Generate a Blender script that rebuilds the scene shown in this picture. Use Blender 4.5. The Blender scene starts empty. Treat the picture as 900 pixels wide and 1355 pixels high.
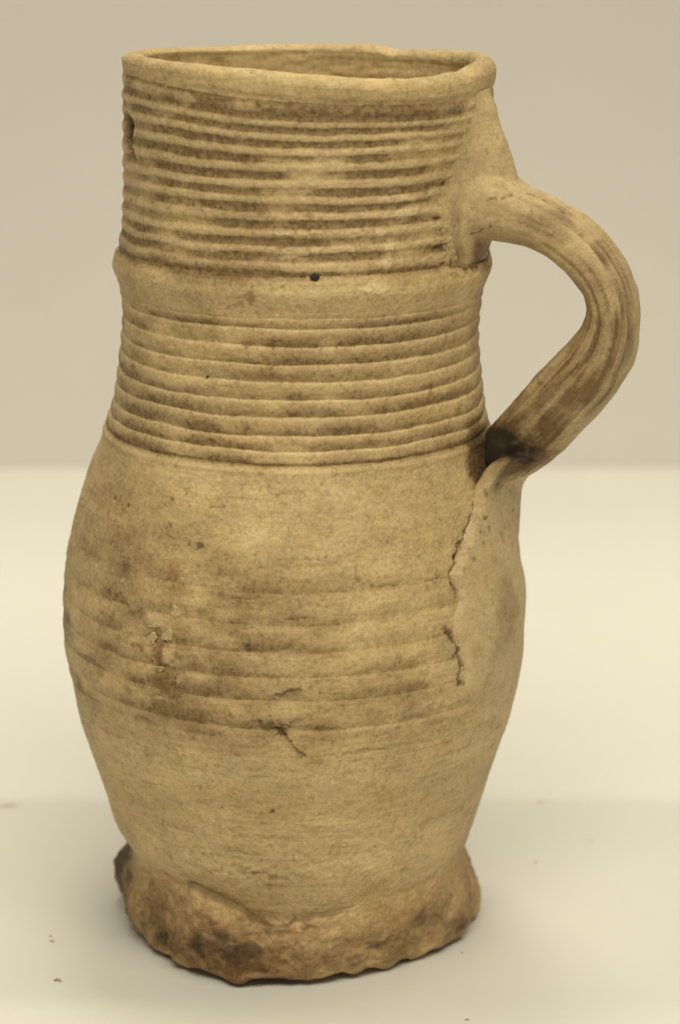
import bpy, math, random
import numpy as np

# ------------------------------------------------------------------ camera, world, lamps, exposure
S = bpy.context.scene
COL = S.collection
cam_d = bpy.data.cameras.new('camera')
cam = bpy.data.objects.new('camera', cam_d); COL.objects.link(cam)
cam.location = (.010, -.64, .2836)
cam.rotation_euler = (math.radians(90 - 15.3), 0, 0)
cam_d.sensor_fit = 'VERTICAL'; cam_d.sensor_height = 23.6; cam_d.sensor_width = 15.7
cam_d.lens = 23.6 / 2 / math.tan(math.radians(10.75))
cam_d.clip_start = .02; cam_d.clip_end = 20
cam_d.dof.use_dof = True; cam_d.dof.focus_distance = .622; cam_d.dof.aperture_fstop = 8
cam_d.dof.aperture_blades = 7
S.camera = cam

w = bpy.data.worlds.new('World'); S.world = w; w.use_nodes = True
bg = w.node_tree.nodes['Background']
bg.inputs['Color'].default_value = (1.0, .932, .745, 1); bg.inputs['Strength'].default_value = .14

def area(name, loc, target, sx, sy, power, col):
    l = bpy.data.lights.new(name, 'AREA'); l.shape = 'RECTANGLE'; l.size = sx; l.size_y = sy
    l.energy = power; l.color = col
    o = bpy.data.objects.new(name, l); COL.objects.link(o); o.location = loc
    d = np.array(target, float) - np.array(loc, float)
    from mathutils import Vector
    o.rotation_euler = Vector(d).to_track_quat('-Z', 'Y').to_euler()
    return o
LC = (1.0, .932, .725)
area('strip_lamp', (-.28, .018, 1.2), (-.28, .018, 0), .9, .010, 2.1, LC)            # added strip; the unseen bar above the jug cuts its light into a shade band
area('ceiling_lamp', (.10, .36, 1.9), (.05, .32, 0), 1.2, .5, 18.0, LC)
area('ceiling_lamp.001', (.14, -1.05, 1.65), (.02, 0, .10), 1.5, .8, 30.0, LC)

S.view_settings.view_transform = 'Standard'; S.view_settings.look = 'None'
S.view_settings.exposure = 0; S.view_settings.gamma = 1; S.view_settings.use_curve_mapping = False

# ------------------------------------------------------------------ noise and small helpers (millimetres)
def _h(ix, iy, iz, seed):
    h = (ix.astype(np.uint32) * np.uint32(374761393) + iy.astype(np.uint32) * np.uint32(668265263)
         + iz.astype(np.uint32) * np.uint32(2147483647 - 62089911) + np.uint32(seed * 977 + 13))
    h = (h ^ (h >> np.uint32(13))) * np.uint32(1274126177)
    h = h ^ (h >> np.uint32(16))
    return (h & np.uint32(0xffff)).astype(np.float32) / 32767.5 - 1
def noise(x, y, z, seed=0):
    x, y, z = [np.asarray(v, np.float32) for v in np.broadcast_arrays(x, y, z)]
    fx, fy, fz = np.floor(x), np.floor(y), np.floor(z)
    ix, iy, iz = fx.astype(np.int32), fy.astype(np.int32), fz.astype(np.int32)
    u, v, t = x - fx, y - fy, z - fz
    u = u*u*u*(u*(u*6-15)+10); v = v*v*v*(v*(v*6-15)+10); t = t*t*t*(t*(t*6-15)+10)
    r = 0
    for a in (0, 1):
        for b in (0, 1):
            for c in (0, 1):
                r = r + _h(ix+a, iy+b, iz+c, seed) * (u if a else 1-u) * (v if b else 1-v) * (t if c else 1-t)
    return r
def fbm(x, y, z, seed=0, n=3):
    r = 0; a = 1.; s = 0
    for i in range(n):
        r = r + a * noise(x*2**i, y*2**i, z*2**i, seed+i*7); s += a; a *= .5
    return r / s * 1.5
def sst(a, b, x):
    t = np.clip((x - a) / (b - a), 0, 1); return t*t*(3-2*t)
def gau(x, s): return np.exp(-(x/s)**2)
def tab(x, pts):
    p = np.array(pts, float); return np.interp(x, p[:, 0], p[:, 1])

PROF = np.array([(14.0, 40.45, -0.38), (18.0, 40.42, -0.33), (22.0, 41.83, -0.36), (26.1, 43.6, -0.84), (30.1, 45.48, -1.39), (34.1, 46.7, -1.45), (38.1, 47.7, -1.28), (42.1, 48.89, -1.28), (46.2, 50.19, -1.32), (50.2, 51.48, -1.38), (54.2, 52.75, -1.36), (58.2, 53.98, -1.15), (62.2, 54.82, -1.07), (66.3, 55.49, -0.96), (70.3, 56.0, -1.14), (74.3, 56.54, -1.47), (78.3, 56.72, -1.68), (82.3, 56.76, -1.81), (86.4, 56.55, -1.87), (90.4, 56.32, -1.93), (94.4, 55.87, -1.94), (98.4, 55.37, -1.96), (102.4, 54.6, -1.95), (106.5, 53.77, -1.92), (110.5, 52.74, -1.83), (114.5, 51.69, -1.68), (118.5, 50.57, -1.4), (122.5, 49.38, -1.08), (126.5, 48.06, -0.58), (130.6, 47.13, -0.33), (134.6, 45.83, -0.34), (138.6, 44.87, -0.06), (142.6, 44.28, -0.02), (146.6, 43.77, 0.11), (150.7, 43.31, 0.23), (154.7, 43.01, 0.4), (158.7, 43.01, 0.66), (162.7, 43.2, 0.87), (166.7, 43.84, 1.08), (170.8, 44.9, 1.17), (174.8, 43.9, 1.1), (178.8, 43.33, 1.44), (182.8, 43.03, 1.55), (186.8, 42.96, 1.57), (190.9, 42.89, 1.58), (194.9, 42.92, 1.67), (198.9, 43.03, 1.81), (202.9, 43.19, 2.0), (206.9, 43.37, 2.22), (211.0, 43.55, 2.49), (215.0, 43.57, 2.6), (219.0, 43.54, 2.66)])
# a finely resampled, lightly smoothed profile
_zz = np.arange(8, 225, .25)
def _sm(v, k):
    g = np.exp(-np.linspace(-2, 2, k)**2); g /= g.sum()
    return np.convolve(np.pad(v, k//2, mode='edge'), g, 'valid')
_rr = _sm(np.interp(_zz, PROF[:, 0], PROF[:, 1]), 13); _cc = _sm(np.interp(_zz, PROF[:, 0], PROF[:, 2]), 25)
def R0(z): return np.interp(z, _zz, _rr)
def C0(z): return np.interp(z, _zz, _cc)

def seg_dist(th, z, line, jit=None):
    """distance in mm over the unrolled surface to a polyline of (degrees, mm)"""
    d = np.full(th.shape, 1e3, np.float32)
    L = np.array(line, float); zc = L[:, 1].mean(); k = math.radians(1) * float(R0(zc))
    x, y = th * k, z
    if jit is not None: x = x + jit[0]; y = y + jit[1]
    for (a, b), (c, e) in zip(L[:-1], L[1:]):
        a, c = a*k, c*k
        vx, vy = c-a, e-b; q = max(vx*vx+vy*vy, 1e-6)
        t = np.clip(((x-a)*vx+(y-b)*vy)/q, 0, 1)
        d = np.minimum(d, np.hypot(x-a-t*vx, y-b-t*vy))
    return d
def spot(th, z, c, rx, ry=None, jit=None):
    ry = ry or rx; k = math.radians(1) * float(R0(c[1]))
    x = (th-c[0])*k; y = z-c[1]
    if jit is not None: x = x+jit[0]; y = y+jit[1]
    return np.hypot(x/rx, y/ry)

def mesh_obj(name, V, Q, mat, parent=None, attrs=None, normals=None, smooth=True):
    me = bpy.data.meshes.new(name)
    V = np.asarray(V, np.float32).reshape(-1, 3); Q = np.asarray(Q, np.int32)
    n = Q.shape[1]
    me.vertices.add(len(V)); me.vertices.foreach_set('co', (V*.001).ravel())
    me.loops.add(Q.size); me.loops.foreach_set('vertex_index', Q.ravel())
    me.polygons.add(len(Q)); me.polygons.foreach_set('loop_start', np.arange(0, Q.size, n, dtype=np.int32))
    me.update(calc_edges=True); me.validate()
    me.polygons.foreach_set('use_smooth', np.full(len(me.polygons), smooth))
    for k, v in (attrs or {}).items():
        a = me.attributes.new(k, 'FLOAT', 'POINT'); a.data.foreach_set('value', np.clip(v, 0, 1).astype(np.float32).ravel())
    if normals is not None: me.normals_split_custom_set_from_vertices(normals.reshape(-1, 3))
    me.materials.append(mat)
    o = bpy.data.objects.new(name, me); COL.objects.link(o)
    if parent: o.parent = parent
    return o
def grid_quads(nr, nc, wrap):
    i = np.arange(nr-1)[:, None]*nc; c = np.arange(nc if wrap else nc-1); d = (c+1) % nc
    return np.stack([i+c, i+d, i+nc+d, i+nc+c], -1).reshape(-1, 4)
def grid_normals(P, wrap=True):
    if wrap: du = np.roll(P, -1, 1) - np.roll(P, 1, 1)
    else: du = np.gradient(P, axis=1)
    dv = np.gradient(P, axis=0)
    n = np.cross(du, dv); return n/np.maximum(np.linalg.norm(n, axis=-1, keepdims=True), 1e-9)

# ------------------------------------------------------------------ materials
def new_mat(name):
    m = bpy.data.materials.new(name); m.use_nodes = True
    nt = m.node_tree; return m, nt, nt.nodes['Principled BSDF']
def N(nt, kind, **kw):
    n = nt.nodes.new(kind)
    for k, v in kw.items(): setattr(n, k, v)
    return n
def ramp(nt, sock, a, b):
    r = N(nt, 'ShaderNodeMapRange'); r.inputs['From Min'].default_value = a; r.inputs['From Max'].default_value = b
    nt.links.new(sock, r.inputs['Value']); return r.outputs['Result']
def math_(nt, op, a, b):
    m = N(nt, 'ShaderNodeMath', operation=op)
    for i, v in enumerate((a, b)):
        if isinstance(v, (int, float)): m.inputs[i].default_value = v
        else: nt.links.new(v, m.inputs[i])
    return m.outputs[0]
def mix(nt, fac, a, b, mode='MIX'):
    m = N(nt, 'ShaderNodeMix', data_type='RGBA', blend_type=mode)
    for s, v in ((m.inputs[0], fac), (m.inputs[6], a), (m.inputs[7], b)):
        if isinstance(v, (int, float)): s.default_value = v
        elif isinstance(v, tuple): s.default_value = (*v, 1)
        else: nt.links.new(v, s)
    return m.outputs[2]
def tex(nt, co, scale, detail=4, rough=.6, vec=(1, 1, 1), off=(0, 0, 0)):
    mp = N(nt, 'ShaderNodeMapping'); mp.inputs['Scale'].default_value = vec; mp.inputs['Location'].default_value = off
    nt.links.new(co, mp.inputs['Vector'])
    t = N(nt, 'ShaderNodeTexNoise'); t.inputs['Scale'].default_value = scale
    t.inputs['Detail'].default_value = detail; t.inputs['Roughness'].default_value = rough
    nt.links.new(mp.outputs[0], t.inputs['Vector']); return t.outputs['Fac']

def clay(name, base, base2, grain=1., mott=.5):
    m, nt, b = new_mat(name)
    co = N(nt, 'ShaderNodeTexCoord').outputs['Object']
    at = {k: N(nt, 'ShaderNodeAttribute', attribute_name=k).outputs['Fac'] for k in ('dirt', 'pale', 'dark', 'rust')}
    big = ramp(nt, tex(nt, co, 55, 4, .6), .35, .65)
    col = mix(nt, big, base, base2)
    oc = ramp(nt, tex(nt, co, 75, 5, .65, (1, 1, 1.6), (9, 2, 4)), .50, .70)
    col = mix(nt, math_(nt, 'MULTIPLY', oc, .28), col, (base2[0]*.96, base2[1]*.86, base2[2]*.62))
    gy = ramp(nt, tex(nt, co, 62, 5, .65, (1, 1, 1.5), (2, 9, 8)), .50, .72)
    col = mix(nt, math_(nt, 'MULTIPLY', gy, .45), col, (base[0]*.80, base[1]*.86, base[2]*1.06))
    # fine brushed streaks that run round the pot
    st = ramp(nt, tex(nt, co, 1, 5, .65, (90, 90, 1300)), .36, .66)
    col = mix(nt, math_(nt, 'MULTIPLY', st, .22), col, tuple(c*.58 for c in base))
    # grain of the fired clay
    gr = ramp(nt, tex(nt, co, 1500, 3, .7), .30, .70)
    gr2 = ramp(nt, tex(nt, co, 700, 4, .75, off=(3, 1, 2)), .47, .70)
    # painted shade and lit edges, pale slip, dirt, rust, soot
    col = mix(nt, math_(nt, 'MULTIPLY', at['pale'], .8), col, (.76, .60, .34))
    dn = math_(nt, 'ADD', math_(nt, 'MULTIPLY', gr2, mott), 1.05 - mott*.5)
    dfac = N(nt, 'ShaderNodeClamp'); nt.links.new(math_(nt, 'MULTIPLY', at['dirt'], dn), dfac.inputs[0])
    col = mix(nt, math_(nt, 'MULTIPLY', dfac.outputs[0], .92), col, (.140, .080, .031))
    md = ramp(nt, tex(nt, co, 230, 6, .72, (1, 1, 1.7), (1, 5, 2)), .50, .72)
    col = mix(nt, math_(nt, 'MULTIPLY', md, .42), col, (.26, .16, .064))
    col = mix(nt, math_(nt, 'MULTIPLY', at['rust'], .8), col, (.19, .078, .028))
    sp = ramp(nt, tex(nt, co, 420, 3, .6, off=(7, 7, 1)), .62, .70)
    col = mix(nt, math_(nt, 'MULTIPLY', sp, .35), col, (.15, .085, .035))
    gm = N(nt, 'ShaderNodeCombineColor')
    gv = math_(nt, 'SUBTRACT', math_(nt, 'ADD', math_(nt, 'MULTIPLY', gr, .34*grain), 1.0 - .10*grain), math_(nt, 'MULTIPLY', gr2, .24*grain))
    for i_ in range(3): nt.links.new(gv, gm.inputs[i_])
    col = mix(nt, 1.0, col, gm.outputs[0], 'MULTIPLY')
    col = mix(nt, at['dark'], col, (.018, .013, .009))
    nt.links.new(col, b.inputs['Base Color'])
    b.inputs['Roughness'].default_value = .64; b.inputs['Specular IOR Level'].default_value = .32
    bp = N(nt, 'ShaderNodeBump'); bp.inputs['Strength'].default_value = .6; bp.inputs['Distance'].default_value = .00026
    hsum = math_(nt, 'ADD', math_(nt, 'MULTIPLY', tex(nt, co, 1500, 5, .7), .8), math_(nt, 'MULTIPLY', tex(nt, co, 1, 4, .6, (120, 120, 1500)), .7))
    nt.links.new(hsum, bp.inputs['Height']); nt.links.new(bp.outputs[0], b.inputs['Normal'])
    return m
M_body = clay('stoneware_clay', (.508, .366, .174), (.658, .492, .252))
M_handle = clay('handle_clay', (.48, .355, .182), (.59, .445, .24), .8, .15)
M_foot = clay('foot_clay', (.45, .295, .135), (.585, .405, .20), 1.1)
M_in = clay('inner_clay', (.56, .40, .175), (.64, .47, .225))
M_flake = clay('flake_clay', (.50, .38, .19), (.56, .43, .23))

def surf_mat(name, c1, c2, rough, stains=()):
    m, nt, b = new_mat(name)
    co = N(nt, 'ShaderNodeTexCoord').outputs['Object']
    col = mix(nt, ramp(nt, tex(nt, co, 9, 5, .6), .3, .7), c1, c2)
    fine = ramp(nt, tex(nt, co, 420, 3, .6), .3, .7)
    col = mix(nt, math_(nt, 'MULTIPLY', fine, .05), col, tuple(c*.8 for c in c1))
    for (x, y, rx, ry, rot, k) in stains:                     # dried smudges with a place of their own
        mp = N(nt, 'ShaderNodeMapping', vector_type='TEXTURE'); mp.inputs['Location'].default_value = (x, y, 0)
        mp.inputs['Rotation'].default_value = (0, 0, rot); mp.inputs['Scale'].default_value = (rx, ry, 1)
        nt.links.new(co, mp.inputs['Vector'])
        ln = N(nt, 'ShaderNodeVectorMath', operation='LENGTH'); nt.links.new(mp.outputs[0], ln.inputs[0])
        wob = math_(nt, 'ADD', ln.outputs['Value'], math_(nt, 'MULTIPLY', tex(nt, co, 260, 3, .6), 1.2))
        f = N(nt, 'ShaderNodeMapRange'); f.inputs['From Min'].default_value = 1.75; f.inputs['From Max'].default_value = .9
        f.inputs['To Max'].default_value = k; nt.links.new(wob, f.inputs['Value'])
        col = mix(nt, f.outputs[0], col, (.36, .29, .18))
    nt.links.new(col, b.inputs['Base Color']); b.inputs['Roughness'].default_value = rough
    b.inputs['Specular IOR Level'].default_value = .3
    bp = N(nt, 'ShaderNodeBump'); bp.inputs['Strength'].default_value = .25; bp.inputs['Distance'].default_value = .0001
    nt.links.new(tex(nt, co, 500, 4, .6), bp.inputs['Height']); nt.links.new(bp.outputs[0], b.inputs['Normal'])
    return m
M_table = surf_mat('white_laminate', (.67, .66, .63), (.695, .685, .655), .6,
                   ((-.0844, .0795, .0040, .0022, .5, .55), (.0675, .0820, .0022, .0016, .7, .40), (.0787, .0530, .0016, .001, .2, .35)))
M_wall = surf_mat('painted_wall', (.545, .516, .488), (.565, .535, .506), .9)
M_spot = new_mat('iron_bead')[0]
_b = M_spot.node_tree.nodes['Principled BSDF']; _b.inputs['Base Color'].default_value = (.012, .012, .014, 1); _b.inputs['Roughness'].default_value = .45
M_crumb = clay('crumb_clay', (.40, .33, .23), (.46, .38, .27))

# ------------------------------------------------------------------ setting: table, added shade bar, wall
def box(name, x0, x1, y0, y1, z0, z1, mat, bev=0.):
    import bmesh
    bm = bmesh.new(); bmesh.ops.create_cube(bm, size=1)
    for v in bm.verts:
        v.co = ((x0+x1)/2+v.co.x*(x1-x0), (y0+y1)/2+v.co.y*(y1-y0), (z0+z1)/2+v.co.z*(z1-z0))
    if bev: bmesh.ops.bevel(bm, geom=bm.edges[:], offset=bev, segments=3, affect='EDGES')
    me = bpy.data.meshes.new(name); bm.to_mesh(me); bm.free(); me.materials.append(mat)
    o = bpy.data.objects.new(name, me); COL.objects.link(o); o['kind'] = 'structure'; return o
box('table_top', -.9, .9, -.75, .468, -.0305, 0, M_table, .002)

box('added_shade_bar', -1.1, 1.1, .018-.033, .018+.033, .594, .606, M_table, .001)  # unseen bar added above the jug to cast the table's shade band
# the wall behind the table, its foot curved to catch more light low down
hz_ = np.concatenate([np.linspace(-80, 320, 60), np.linspace(340, 900, 20)])
yy_ = 474 - 141 + 290*(1-np.exp(-np.clip(hz_+80, 0, None)/120.)) 
xb_ = np.linspace(-1300, 1300, 5)
fr_b = np.stack([np.broadcast_to(xb_[None], (80, 5)), np.broadcast_to(yy_[:, None], (80, 5)), np.broadcast_to(hz_[:, None], (80, 5))], -1)
bk_b = fr_b.copy(); bk_b[..., 1] += 4
def rim_idx(nr, nc):
    return np.concatenate([np.arange(nc), np.arange(2*nc-1, nr*nc, nc), np.arange(nr*nc-2, (nr-1)*nc-1, -1), np.arange((nr-2)*nc, 0, -nc)])

qb = grid_quads(80, 5, False); ri = rim_idx(80, 5); rj = np.roll(ri, -1)
wl = mesh_obj('wall', np.concatenate([fr_b.reshape(-1, 3), bk_b.reshape(-1, 3)]), np.concatenate([qb, qb[:, ::-1]+400, np.stack([ri+400, rj+400, rj, ri], -1)]), M_wall)
wl['kind'] = 'structure'

# ------------------------------------------------------------------ the jug
jug = bpy.data.objects.new('jug', None); COL.objects.link(jug); jug.empty_display_size = .05
jug['label'] = 'tall ribbed beige stoneware jug with loop handle and pinched brown foot, on a white table'
jug['category'] = 'jug'

# --- the thrown wall: rows follow nominal height zt, warped so that lip and bands tilt as on the pot
th_f = np.linspace(-112, 112, 640); th_b = np.linspace(112, 248, 121)[1:-1]
TH = np.concatenate([th_f, th_b]); NT = len(TH)
THw = np.where(TH > 180, TH-360, TH)
rows = np.concatenate([np.arange(12, 128, .30), np.arange(128, 219.0, .215)])
for cut in (213.7, 173.6, 166.0, 130.4): rows[np.abs(rows-cut).argmin()] = cut
lipg = [(-180, 215.2), (-130, 217), (-78, 217.46), (-43, 216.83), (-24, 215.56), (-1, 214.0), (21, 213.15), (37, 212.66), (57, 212.52), (78, 212.62), (130, 213.5), (180, 215.2)]
crest = [(-180, 218.6), (-140, 218.6), (-112, 219.9), (-80, 221.0), (-56, 221.3), (-30, 221.2), (-13, 220.7), (4, 219.7), (15, 218.8), (31, 218.1), (44, 218.2), (54, 219.0), (75, 219.9), (100, 219.8), (112, 219.3), (134, 218.3), (155, 218.4), (180, 218.6)]
def smooth_tab(pts):
    t = np.linspace(-180, 180, 721); v = tab(t, pts); k = 41; g = np.hanning(k); g /= g.sum()
    return np.interp(THw, t, np.convolve(np.pad(v, k//2, mode='wrap'), g, 'valid'))
LG = smooth_tab(lipg) - 213.7; CR = smooth_tab(crest) - 219.5 - .75*gau(THw-57, 3.5) - .55*gau(THw-148, 5) + .4*gau(THw-158, 6)
T2, Z2 = np.meshgrid(THw, rows)
wob = .35*noise(np.cos(np.radians(T2))*1.3+5, np.sin(np.radians(T2))*1.3, Z2/14, 3)*sst(16, 30, Z2)
f1 = sst(192, 213.7, Z2)
ZA = Z2 + wob*(1-f1) + LG[None, :]*np.clip((Z2-195)/(213.7-195), 0, 1)*f1**.3 
ZA = np.where(Z2 > 213.7, 213.7+LG[None, :] + (Z2-213.7)/(219.5-213.7)*(5.8+CR-LG)[None, :], ZA)
rad = np.radians(T2)

# relief
up_ridge = np.array([211.2, 208.84, 205.99, 202.97, 199.42, 195.54, 191.99, 188.27, 184.04, 180.64, 177.5])
up_not = np.concatenate([[213.2], (up_ridge[:-1]+up_ridge[1:])/2, [174.9]])
lo_not = np.array([165.3, 162.8, 158.8, 154.65, 150.7, 146.5, 142.6, 138.4, 135.1, 131.95])
def ribs(zz, notches, power):
    """0 in a notch, 1 on the crest between two notches"""
    n = np.sort(notches); i = np.clip(np.searchsorted(n, zz)-1, 0, len(n)-2)
    u = (zz-n[i])/(n[i+1]-n[i]); ok = (zz > n[0]) & (zz < n[-1])
    return np.where(ok, np.abs(np.sin(np.pi*np.clip(u, 0, 1)))**power, 0), np.where(ok, u, 0), ok, i
zr = Z2 + .34*noise(T2/16, Z2/6, 0, 11) + .10*noise(T2/4, Z2/3, 1, 12) + .07*noise(T2/1.1, Z2/2, 1, 14)
hu, uu, oku, iu = ribs(zr, up_not, 1.75)
zl = Z2 + .26*noise(T2/22, Z2/7, 2, 13) + .11*noise(T2/5, Z2/3, 1, 12) + .08*noise(T2/1.2, Z2/2, 1, 14)
hl, ul, okl, il = ribs(zl, lo_not, .62)
hl_sk = np.where(okl, hl*(.55+.45*ul), 0)             # ribs lean: fuller towards their upper edge
smear_line = [(92, 214), (80, 212), (70, 208), (62, 205.5), (58.4, 200.4), (54.5, 198), (51, 194), (47.5, 192.0), (45.8, 186), (47.4, 178.8), (51.8, 175), (62, 173), (80, 174), (100, 176)]
# smear = clay wiped off the handle root over the ribs
sl_z = np.array([214, 212, 208, 205.5, 200.4, 198, 194, 192, 186, 178.8, 175, 173.8, 172])
sl_t = np.array([88, 80, 70, 62, 58.4, 54.5, 51, 47.5, 45.8, 47.4, 51.8, 60, 75.])
edge = np.interp(Z2, sl_z[::-1], sl_t[::-1]) + 3*noise(T2/6, Z2/2.2, 3, 21) + 1.5*noise(T2/2, Z2/1.0, 3, 22)
smear = sst(-2.5, 2.5, T2-edge)*sst(171.8, 173.6, Z2)*sst(215, 212, Z2)*sst(100, 90, np.abs(T2-72)+60*0+20)
smear = np.where((T2 > 30) & (T2 < 118), smear, 0)
mono = noise(np.cos(rad)*4, np.sin(rad)*4, Z2/6, 31)
amp_u = .44*(1+.35*mono)*tab(T2, [(-180, 1), (22, 1), (40, .75), (180, .9)])*(1-.92*smear)*tab(Z2, [(172, .9), (200, 1), (206, .75), (214, .7)])
rel = np.where(oku, amp_u*(hu-.5), 0)
rel += np.where(okl, (.62*(1+.2*mono))*(hl_sk-.5), 0)
# groove under the lip, shoulder of the cordon, last line at the neck base
rel += -.45*gau(Z2-213.7, .9)*tab(T2, [(-180, .5), (-90, .05), (-40, .2), (-10, 1), (50, 1), (100, .5), (180, .5)])
rel += .62*sst(174.4, 173.5, Z2)*sst(164, 171, Z2) - .35*gau(Z2-174.5, .55)*(1-smear)
rel += -.30*gau(Z2-131.9, .45) + .22*gau(Z2-130.6, .7)
# slack throwing rings on the belly
bel_not = np.array([69.6, 72.6, 79.2, 84.6, 90.6, 97.2, 104.4, 112.0])
hb, ub, okb, ib = ribs(Z2 + .5*noise(T2/30, Z2/12, 0, 15) + .9*np.sin(np.radians(T2+20))*.6, bel_not, .8)
bw = tab(Z2, [(69, 0), (71, 1), (84, 1), (98, .75), (106, .35), (112, 0)])*tab(T2, [(-180, 1), (40, 1), (50, .45), (80, .4), (180, 1)])
rel += np.where(okb, .40*bw*(hb*(.6+.4*ub)-.5), 0)
rel += -.16*gau(Z2-65.5, .5)*sst(.0, .5, noise(T2/20, 0, 0, 5)+.3)
# handmade unevenness
X0 = R0(Z2)*np.sin(rad); Y0 = -R0(Z2)*np.cos(rad)
rel += .28*noise(X0/19, Y0/19, Z2/13, 41) + .10*noise(X0/6, Y0/6, Z2/4, 42)
grit = noise(X0/1.1, Y0/1.1, Z2/.8, 43)
rel += .07*grit + .06*noise(X0/.6, Y0/.6, Z2/.5, 44)
# brushing lines
rel += .035*noise(T2/14, Z2/.55, 0, 45)

JX = .7*noise(T2/1.6, Z2/1.2, 0, 51) + .35*noise(T2/.7, Z2/.5, 0, 52); JY = .6*noise(T2/1.6, Z2/1.2, 5, 53) + .3*noise(T2/.7, Z2/.5, 5, 54)
JIT = (JX, JY)
dark = np.zeros_like(rel); pale = np.zeros_like(rel); rust = np.zeros_like(rel); dirt = np.zeros_like(rel)
def crack(line, width, depth, darkness):  # darkens the crack line and adds a dirt halo beside it
    global rel, dark, dirt
    d = seg_dist(T2, Z2, line, JIT); wv = width*(1+.7*noise(T2/2, Z2/1.6, 7, 55))
    m = np.clip(1-d/np.maximum(wv, .05), 0, 1)
    rel -= depth*sst(0, .8, m); dark = np.maximum(dark, .78*darkness*sst(.2, .9, m)); dirt += .7*darkness*sst(2.2, .6, d/np.maximum(wv, .1))*np.clip(.7+.8*noise(T2/2.5, Z2/2, 4, 56), 0, 1)
crack([(58.14, 117.6), (54.72, 114.39), (48.53, 110.3), (46.26, 106.37), (44.05, 103.8), (44.15, 101.49), (45.61, 99.08)], .75, .45, .8)
crack([(47.3, 107.6), (45.2, 104.6), (44.05, 103)], .8, .5, .75)
crack([(41.04, 91.41), (41.89, 89.98), (43.49, 87.26), (44.62, 84.63), (44.7, 80.53), (44.14, 77.85)], .8, .5, .8)
crack([(42.4, 89.2), (43.6, 87.2), (44.5, 85.0)], .9, .6, .9)
crack([(44.05, 103.8), (39.64, 103.55), (36.15, 104.13)], .28, .2, .45)
crack([(49.71, 109.2), (49.79, 105.14)], .25, .15, .4)
crack([(-7.7, 74.53), (-5.77, 72.68), (-1.68, 72.78), (0.73, 74.14)], .4, .3, .55)
crack([(-3.51, 72.8), (-1.39, 70.27), (0.56, 67.77), (3.26, 65.38)], .5, .35, .6)
crack([(-4.5, 73.0), (-2, 71.6)], 1.2, .5, .6)
crack([(3.26, 65.4), (12, 65.2), (20, 66.0)], .22, .12, .2)
crack([(-2.6, 80.6), (0.2, 81.0), (2.0, 81.4)], .7, .3, .6)
crack([(7, 49.2), (14, 48.4), (22, 48.6)], .2, .1, .3)
crack([(36, 35), (38.5, 38), (39.5, 41)], .3, .15, .3)
crack([(51.5, 175.2), (53.6, 174.1), (57.1, 173.4), (63, 173.4), (75.6, 174.1)], .9, .35, .75)
# damaged, crusted ribs left of the middle
crust = sst(1.25, .7, spot(T2, Z2, (0, 183), 6.5, 5.5, (JX*1.5, JY*1.5)))
cn = np.abs(noise(X0/2.6, Y0/2.6, Z2/1.7, 61))
rel += crust*(.35*(1-cn*2.2)); dirt += crust*.55*sst(.10, .02, cn); pale += .35*crust*sst(.1, .3, cn)
# pale slip runs
for c, rx, ry in (((26.4, 177.6), 1.6, 3.2), ((27.3, 180.5), 1.0, 2.6), ((21.9, 171.9), 3.2, 1.3), ((24.5, 184), 1.3, 2.2), ((27.5, 191.5), 3.6, 2.2), ((33, 189), 3.5, 3)):
    m = sst(1.15, .75, spot(T2, Z2, c, rx, ry, (JX*.6, JY*.6))); rel += m*.28; pale = np.maximum(pale, m*.75)
slip = spot(T2, Z2, (-25.6, 61.3), 2.3, 4.6, (JX*.4, JY*.4)); slip2 = spot(T2, Z2, (-27.5, 66.5), 4.5, 1.8, (JX*.4, JY*.4))
sm_ = np.maximum(sst(1.1, .85, slip), .6*sst(1.1, .7, slip2)); rel += sm_*.16; pale = np.maximum(pale, sm_*.22)
# hole in the neck wall: a pit with its inner shade painted, split below
hd = spot(T2, Z2, (-74.5, 203.5), 5.6, 2.4, (JX*.5, JY*.5)); hm = sst(1.25, .75, hd)
rel -= 3.2*hm; dark = np.maximum(dark, hm)
crack([(-75, 204), (-73.2, 201.9), (-70, 200.2), (-66.5, 198.2)], .9, .7, .9)
crack([(-69, 201.5), (-67, 199.4)], .8, .4, .45)
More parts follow.
